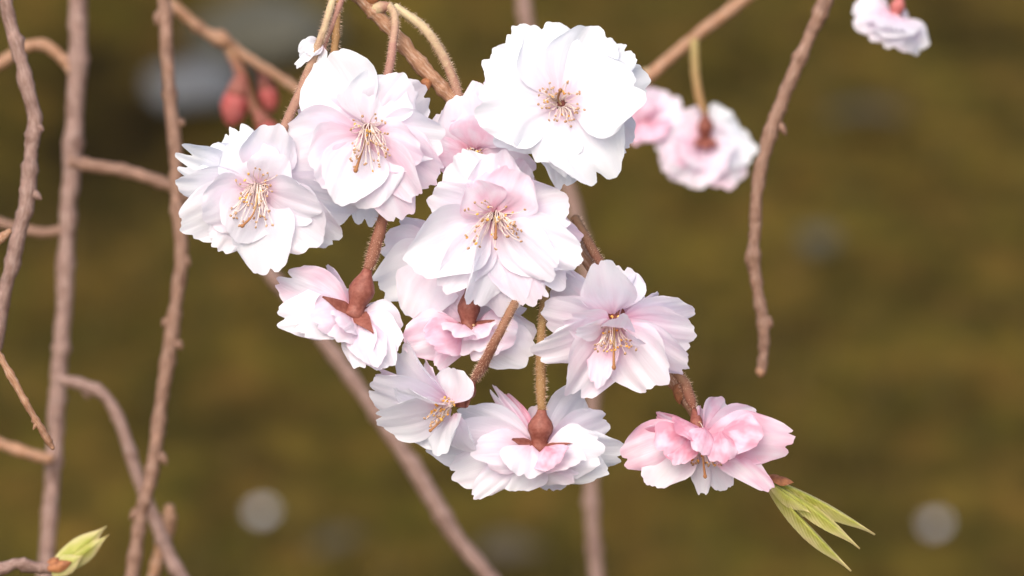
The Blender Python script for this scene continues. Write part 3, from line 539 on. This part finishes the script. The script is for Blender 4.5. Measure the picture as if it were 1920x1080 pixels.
twig('long bare twig with swollen nodes crossing the curved side twig low down',
     [(300, -100, 30), (308, 0, 30), (312, 90, 29), (320, 190, 29), (330, 290, 30), (332, 380, 29), (340, 480, 31), (330, 570, 29), (320, 640, 34), (306, 730, 30), (296, 810, 30), (284, 890, 30), (268, 950, 29), (258, 1010, 30), (246, 1090, 32), (235, 1160, 32)], -1400, 'bark',
     knobs=[((298, 22), (292, 48), 16), ((336, 225), (346, 236), 14), ((344, 480), (356, 500), 18), ((330, 640), (342, 655), 18), ((312, 598), (306, 614), 14), ((300, 850), (312, 872), 18), ((256, 955), (244, 975), 16)], seed=14)
twig('short orange twig beneath the crossing of two bare twigs', [(318, 948, 20), (316, 985, 34), (300, 1035, 28), (286, 1090, 26), (270, 1160, 26)], -1800, 'bark_orange', seed=16)
bt = twig('blurred twig carrying closed red buds between long bare twig and cluster', [(318, 4, 22), (350, 32, 22), (385, 60, 22), (418, 76, 24), (470, 112, 21), (520, 142, 20), (575, 180, 20), (640, 230, 18)], -2250, 'bark_orange',
     knobs=[((400, 68), (440, 84), 34, 'bark_orange')], seed=18)
# closed buds on short stalks
def bud(label, stalkpts, a, b, wd, z, seed):
    loc = Q(stalkpts[0][0], stalkpts[0][1], z); root = thing('flower_bud', label, 'flower bud', loc, 'closed red flower buds')
    twig_mesh('flower_stalk', stalkpts, z, 'stalk_brown', root, loc, 0.1, seed)
    A = Q(*a, z)-loc; B = Q(*b, z)-loc; r = wd/2*PX*(FOCUS-z*PX)
    pr = [(0, .34), (.12, .56), (.26, .72), (.40, .86), (.52, .97), (.66, 1.0), (.82, .80), (.93, .46), (1, .12)]
    P = np.array([A*(1-f)+B*f for f, _ in pr[:4]]); V, F, sv = tube(P, [r*k*1.06 for _, k in pr[:4]], 10, rough=.1, seed=seed); meshobj('calyx', V, F, M['calyx'], root, sv)
    P = np.array([A*(1-f)+B*f for f, _ in pr[3:]]); V, F, sv = tube(P, [r*k for _, k in pr[3:]], 12, rough=.2, seed=seed); meshobj('closed_petals', V, F, M['budpink'], root, sv)
bud('fat rose-red closed bud hanging on the bud twig', [(424, 86, 18), (440, 120, 18), (452, 150, 18)], (454, 140), (432, 238), 54, -2250, 2)
bud('small scarlet closed bud higher up beneath the bud twig', [(455, 104, 12), (480, 125, 13), (494, 146, 14)], (492, 136), (510, 212), 38, -2300, 3)
bud('brown-red drooping bud on the longest bud stalk', [(430, 90, 20), (455, 140, 19), (468, 185, 20), (482, 215, 22)], (480, 206), (520, 276), 40, -2250, 4)

main = twig('orange-brown flowering twig running down through the whole cluster to the leaf bud',
     [(620, -80, 30), (678, -4, 32), (702, 22, 31), (730, 52, 28), (775, 106, 29), (815, 150, 30), (845, 182, 30), (920, 262, 29), (1000, 358, 28), (1068, 440, 28), (1118, 512, 27), (1188, 606, 26), (1258, 706, 26), (1284, 750, 24), (1360, 842, 24, -10), (1446, 912, 26)], -105, 'bark_orange',
     knobs=[((700, 18), (735, 8), 26, 'stalk_cream', -100), ((800, 150), (796, 172), 22, 'scale', -95), ((1272, 722), (1274, 758), 22, 'scale', -95), ((690, 0), (712, -20), 30, 'scale', -100)], rough=0.2, seed=24)
# the two thin stalks hanging in from above
def spare_stalk(label, pts, z, m, seed, tipm=None):
    loc = Q(pts[0][0], pts[0][1], z); root = thing('flower_stalk', label, 'flower stalk', loc, 'loose flower stalks')
    o = twig_mesh('stem', pts, z, m, root, loc, 0.12, seed)
    P = smooth_path([(*(Q(q[0], q[1], z+(q[3] if len(q) > 3 else 0))-loc), q[2]/2*PX) for q in pts], 6); V, F = hairs(P[:, :3], P[:, 3], 15000, 6.5e-4, seed); meshobj('stalk_hair', V, F, M['hair'], o, kind='stuff', smooth=False)
    return root, loc
spare_stalk('straight olive hairy stalk coming down behind the bluish upper petals', [(632, -68, 14, -60), (636, -30, 15), (634, 0, 15), (630, 60, 16), (627, 120, 17), (640, 200, 16)], -40, 'stalk_olive', 3)
rt, lc = spare_stalk('pinkish stalk with a shrivelled white petal at its red end', [(644, -52, 13, -66), (650, -30, 13), (640, 0, 13), (622, 45, 13), (606, 78, 20), (603, 104, 12)], -36, 'stalk_pink', 4)
for (bx, by, tx, ty, W, rl) in ((606, 84, 566, 112, 42, .3), (604, 80, 572, 96, 40, -.4), (600, 92, 555, 126, 20, 0), (606, 88, 596, 122, 34, .2)):
    rs = np.random.RandomState(int(tx)); V, F, sv = petal_geo((0, 0, 0), (tx-bx, by-ty, 12), W, (0, .6, .8), rs, cup=.3, ruffle=.14, roll=rl, drop=.2)
    o = meshobj('petal', [v+(Q(bx, by, -26)-lc) for v in to_world(V)], F, M['petal'], rt, sv); o.color = (.0, .5, 0, 1)

twig('grey-brown leaning twig out of focus, passing behind the side-on blossom', [(606, 206, 22, 250), (545, 262, 26, 200), (478, 340, 29, 100), (458, 420, 30, 30), (474, 470, 30), (508, 514, 30), (560, 580, 31), (615, 648, 32), (668, 722, 32), (720, 795, 34), (770, 868, 36), (815, 940, 40), (850, 1000, 36), (900, 1062, 34), (960, 1130, 34)], -2500, 'bark_grey',
     knobs=[((800, 915), (804, 938), 20)], seed=28)
twig('hazy upright twig farthest behind the cluster', [(978, -90, 34), (982, 0, 34), (990, 60, 33), (1020, 180, 32), (1055, 320, 32), (1085, 430, 32), (1105, 560, 31), (1112, 700, 31), (1108, 820, 31), (1108, 920, 32), (1112, 1000, 32), (1120, 1100, 32), (1125, 1180, 32)], -3600, 'bark_grey', seed=29)
twig('tan slanting twig from which the out-of-focus pink blossoms hang', [(1470, -60, 30), (1395, 0, 28), (1330, 48, 28), (1270, 98, 27), (1215, 145, 27), (1150, 205, 26), (1080, 270, 24)], -2000, 'bark_orange', seed=30)
twig('lone bare hanging twig ending in a blunt tip, well clear of the flowers', [(1590, -90, 30), (1552, -8, 32), (1520, 65, 31), (1492, 125, 31), (1468, 185, 31), (1446, 245, 32), (1428, 310, 29), (1418, 375, 27), (1416, 430, 26), (1412, 485, 30), (1420, 540, 26), (1430, 600, 28), (1432, 650, 24), (1427, 700, 24)], -900, 'bark',
     knobs=[((1462, 232), (1474, 254), 16), ((1408, 470), (1398, 494), 16), ((1436, 595), (1448, 614), 18), ((1427, 690), (1425, 708), 22, 'bark_orange'), ((1440, 280), (1428, 300), 14)], rough=.24, seed=33)

# ------------------------------------------------------------------ leaf buds
def leafbud(label, base, leaves, scales, z, seed, sheath=None, stalk=None, sm='bark_grey'):
    loc = Q(base[0], base[1], z); root = thing('leaf_bud', label, 'leaf bud', loc, 'opening leaf buds'); rs = np.random.RandomState(seed)
    if stalk: twig_mesh('stem', stalk, z, sm, root, loc, .35, seed)
    for (bx, by, tx, ty, W, dz, kw) in leaves:
        V, F, sv = petal_geo((bx-base[0], base[1]-by, dz*0.5), (tx-base[0], base[1]-ty, dz), W, (0.2, 0.3, 0.9), rs, notch=[], prof=LT, drop=0, jag=0.004, ns=15, nv=11, **kw)
        meshobj('leaf', to_world(V), F, M['leaf'], root, sv)
    for (bx, by, tx, ty, W, dz) in scales:
        V, F, sv = petal_geo((bx-base[0], base[1]-by, dz), (tx-base[0], base[1]-ty, dz+4), W, (0.2, 0.3, 0.9), rs, notch=[], prof=LP, drop=0, ns=9, nv=7, cup=-.5)
        meshobj('bud_scale', to_world(V), F, M['scale'], root, sv)
    return root
leafbud('pale green folded leaf bud opening at the tip of the flowering twig', (1448, 912), [
    (1447, 906, 1555, 978, 40, -10, D(cup=-.5, fold=-.3, bow=.03)), (1454, 901, 1641, 1004, 36, 0, D(fold=-.8, bow=.02, bend=-.05, curl=.02)), (1452, 908, 1613, 1029, 38, 12, D(fold=-.6, bow=.03, bend=-.05)),
    (1449, 914, 1597, 1072, 36, 6, D(fold=-.8, bow=.03, bend=.03)), (1449, 910, 1520, 962, 30, 16, D(cup=-.5, bow=.03, fold=-.3))],
    [(1446, 898, 1488, 904, 20, 14), (1440, 892, 1470, 900, 18, 8), (1432, 912, 1412, 900, 16, 2), (1440, 905, 1424, 918, 20, 0)], -95, 5)
leafbud('green leaf bud tipping a whitish twig at the foot of the thickest twig', (92, 1068), [
    (95, 1070, 206, 982, 52, 0, D(fold=-.4, bow=.04)), (98, 1068, 212, 998, 46, 8, D(fold=-.5, bow=.05, bend=.05)), (96, 1072, 160, 1040, 40, 12, D(cup=-.4))],
    [(90, 1066, 138, 1052, 26, 14), (86, 1062, 112, 1044, 20, 4)], -560, 7, stalk=[(-700, 1010, 28), (-400, 1060, 27), (-200, 1078, 26), (-90, 1072, 24), (-40, 1064, 26), (0, 1066, 26), (30, 1058, 26), (60, 1062, 28), (88, 1064, 26), (110, 1064, 18)])

# ------------------------------------------------------------------ ground: mossy floor below the tree
def graded(lo, hi, step, far):
    a = list(np.arange(lo, hi+1e-6, step)); s = step; p = a[-1]; q = a[0]; pos, neg = [], []
    while p < far: s *= 1.45; p += s; pos.append(p); q -= s; neg.append(q)
    return np.array(neg[::-1]+a+pos)
gx = graded(-1.6, 1.6, 0.022, 320); gy = graded(3.2, 7.6, 0.030, 320)
darks = [(G(235, 170), .10, .34, 1.0), (G(215, 300), .09, .16, .75), (G(190, 60), .05, .2, .6), (G(480, 300), .08, .12, .5), (G(400, 760), .09, .09, 0.56), (G(330, 690), .07, .05, .4), (G(1000, 980), .09, .07, 0.32), (G(640, 860), .07, .07, 0.24), (G(1480, 110), .08, .10, .4), (G(1350, 170), .08, .08, .4), (G(1820, 30), .10, .10, .45), (G(1720, 300), .07, .08, .3), (G(1760, 520), .08, .08, .35), (G(1560, 840), .09, .08, .35), (G(1460, 600), .05, .06, .35), (G(20, 300), .06, .2, .4), (G(150, 560), .08, .08, .3), (G(1180, 660), .06, .08, .2)]  # ellipses where the ground is coloured darker and dips slightly
V = []; dark_vals = []
for y in gy:
    for x in gx:
        h = 0.0
        if abs(x) < 6 and -3 < y < 14:
            h = 0.030*noise.noise(Vector((x*2.4, y*2.0, 3)))+0.014*noise.noise(Vector((x*9, y*9, 8)))+0.006*noise.noise(Vector((x*24, y*24, 1)))
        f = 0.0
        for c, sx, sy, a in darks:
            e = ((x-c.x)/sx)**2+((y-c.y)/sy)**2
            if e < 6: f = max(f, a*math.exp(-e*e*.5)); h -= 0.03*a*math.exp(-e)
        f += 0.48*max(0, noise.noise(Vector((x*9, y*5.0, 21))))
        V.append((x, y, h-0.01)); dark_vals.append(min(1, f*(0.8+0.5*noise.noise(Vector((x*14, y*10, 2)))))) 
nx = len(gx); F = [(j*nx+i, j*nx+i+1, (j+1)*nx+i+1, (j+1)*nx+i) for j in range(len(gy)-1) for i in range(nx-1)]
g = meshobj('ground', V, F, M['ground']); a = g.data.attributes.new('ground_dark', 'FLOAT', 'POINT'); a.data.foreach_set('value', dark_vals); g['kind'] = 'structure'
# short moss and dry grass blades
rs = np.random.RandomState(4); V = []; F = []
for _ in range(26000):
    x = rs.uniform(-1.15, 1.15); y = rs.uniform(3.4, 7.0)
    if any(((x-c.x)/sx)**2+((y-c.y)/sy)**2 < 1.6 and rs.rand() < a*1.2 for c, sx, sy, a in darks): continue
    if noise.noise(Vector((x*4, y*4, 5))) < rs.uniform(-.6, .25): continue
    h = 0.030*noise.noise(Vector((x*2.4, y*2.0, 3)))+0.014*noise.noise(Vector((x*9, y*9, 8)))-0.012
    th = rs.uniform(0, 6.3); ln = rs.uniform(.012, .035); lean = rs.uniform(.2, 1.0)*ln; wd = rs.uniform(.0012, .0026); o = len(V)
    cx, sx = math.cos(th), math.sin(th); b = np.array([x, y, h]); sd_ = np.array([-sx, cx, 0])*wd; mid = b+np.array([cx*lean*.35, sx*lean*.35, ln*.6]); tp = b+np.array([cx*lean, sx*lean, ln])
    V += [b+sd_, b-sd_, mid-sd_*.8, mid+sd_*.8, tp]; F += [(o, o+1, o+2, o+3), (o+3, o+2, o+4)]
gr = meshobj('grass', V, F, M['grass'], kind='stuff', smooth=False); gr['label'] = 'olive moss and short dry grass covering the ground'; gr['category'] = 'grass'

# stones, litter and fallen petals on the ground
def stone(label, px, py, w_, d_, h_, m, seed):
    c = G(px, py, 0.0); rs = np.random.RandomState(seed); V = []; F = []; n, k = 18, 9
    for i in range(k):
        ph = math.pi*(i/(k-1)); 
        for j in range(n):
            th = 2*math.pi*j/n; d = Vector((math.sin(ph)*math.cos(th), math.sin(ph)*math.sin(th), math.cos(ph)))
            r = 1+0.28*noise.noise(d*1.6+Vector((seed*3.1, 0, 0)))+0.1*noise.noise(d*4+Vector((0, seed*2.7, 0)))
            V.append((d.x*r*w_/2, d.y*r*d_/2, d.z*r*h_/2))
    F = [(i*n+j, (i+1)*n+j, (i+1)*n+(j+1) % n, i*n+(j+1) % n) for i in range(k-1) for j in range(n)]
    o = meshobj('stone', V, F, M[m]); o.location = c+Vector((0, 0, h_*0.18-0.01)); o['label'] = label; o['category'] = 'stone'; o['group'] = 'stones lying in the moss'
stone('pale blue-grey stone in the moss behind the long bare twig', 368, 150, .105, .12, .032, 'stone', 2)
stone('larger dark grey stone behind the pale stone, above the red buds', 500, 70, .16, .20, .07, 'stone_dark', 5)
stone('small dull stone half sunk in moss past the bare twig tip', 1535, 440, .035, .04, .022, 'stone_dark', 8)
def litter(label, px, py, ln, wd, rot, seed, m='litter', name='fallen_leaf', cat='leaf', prof=LP, grp='fallen leaves on the moss', color=None):
    c = G(px, py, 0.015); rs = np.random.RandomState(seed); th = rot
    V, F, sv = petal_geo((-ln/2*math.cos(th), -ln/2*math.sin(th), 0), (ln/2*math.cos(th), ln/2*math.sin(th), .004), wd, (0, -.1, 1), rs, cup=.2, ruffle=.1, prof=prof, drop=.3 if prof is WP else 0, ns=11, nv=11)
    o = meshobj(name, V, F, M[m], sv=sv); o.location = c+Vector((0, 0, .008)); o['label'] = label; o['category'] = cat; o['group'] = grp
    if color: o.color = color
litter('long greyish dead leaf lying on moss past the lone hanging twig', 1625, 235, .085, .032, -.25, 3)
litter('dull dead leaf on the moss below the leaning grey-brown twig', 645, 1045, .05, .03, .4, 4)
litter('grey dead leaf between the leaning twig and the hazy upright twig foot', 955, 1060, .05, .035, .2, 5)
for (px, py, ln, sd_, lb) in ((494, 982, .020, 3, 'white fallen petal on moss between crossing twigs and leaning twig'), (1752, 1006, .019, 5, 'white fallen petal on moss near the green leaf bud')):
    litter(lb, px, py, ln, ln*.85, 1.2, sd_, 'petal', 'fallen_petal', 'petal', WP, 'fallen petals on the moss', (.0, .5, 0, 1))
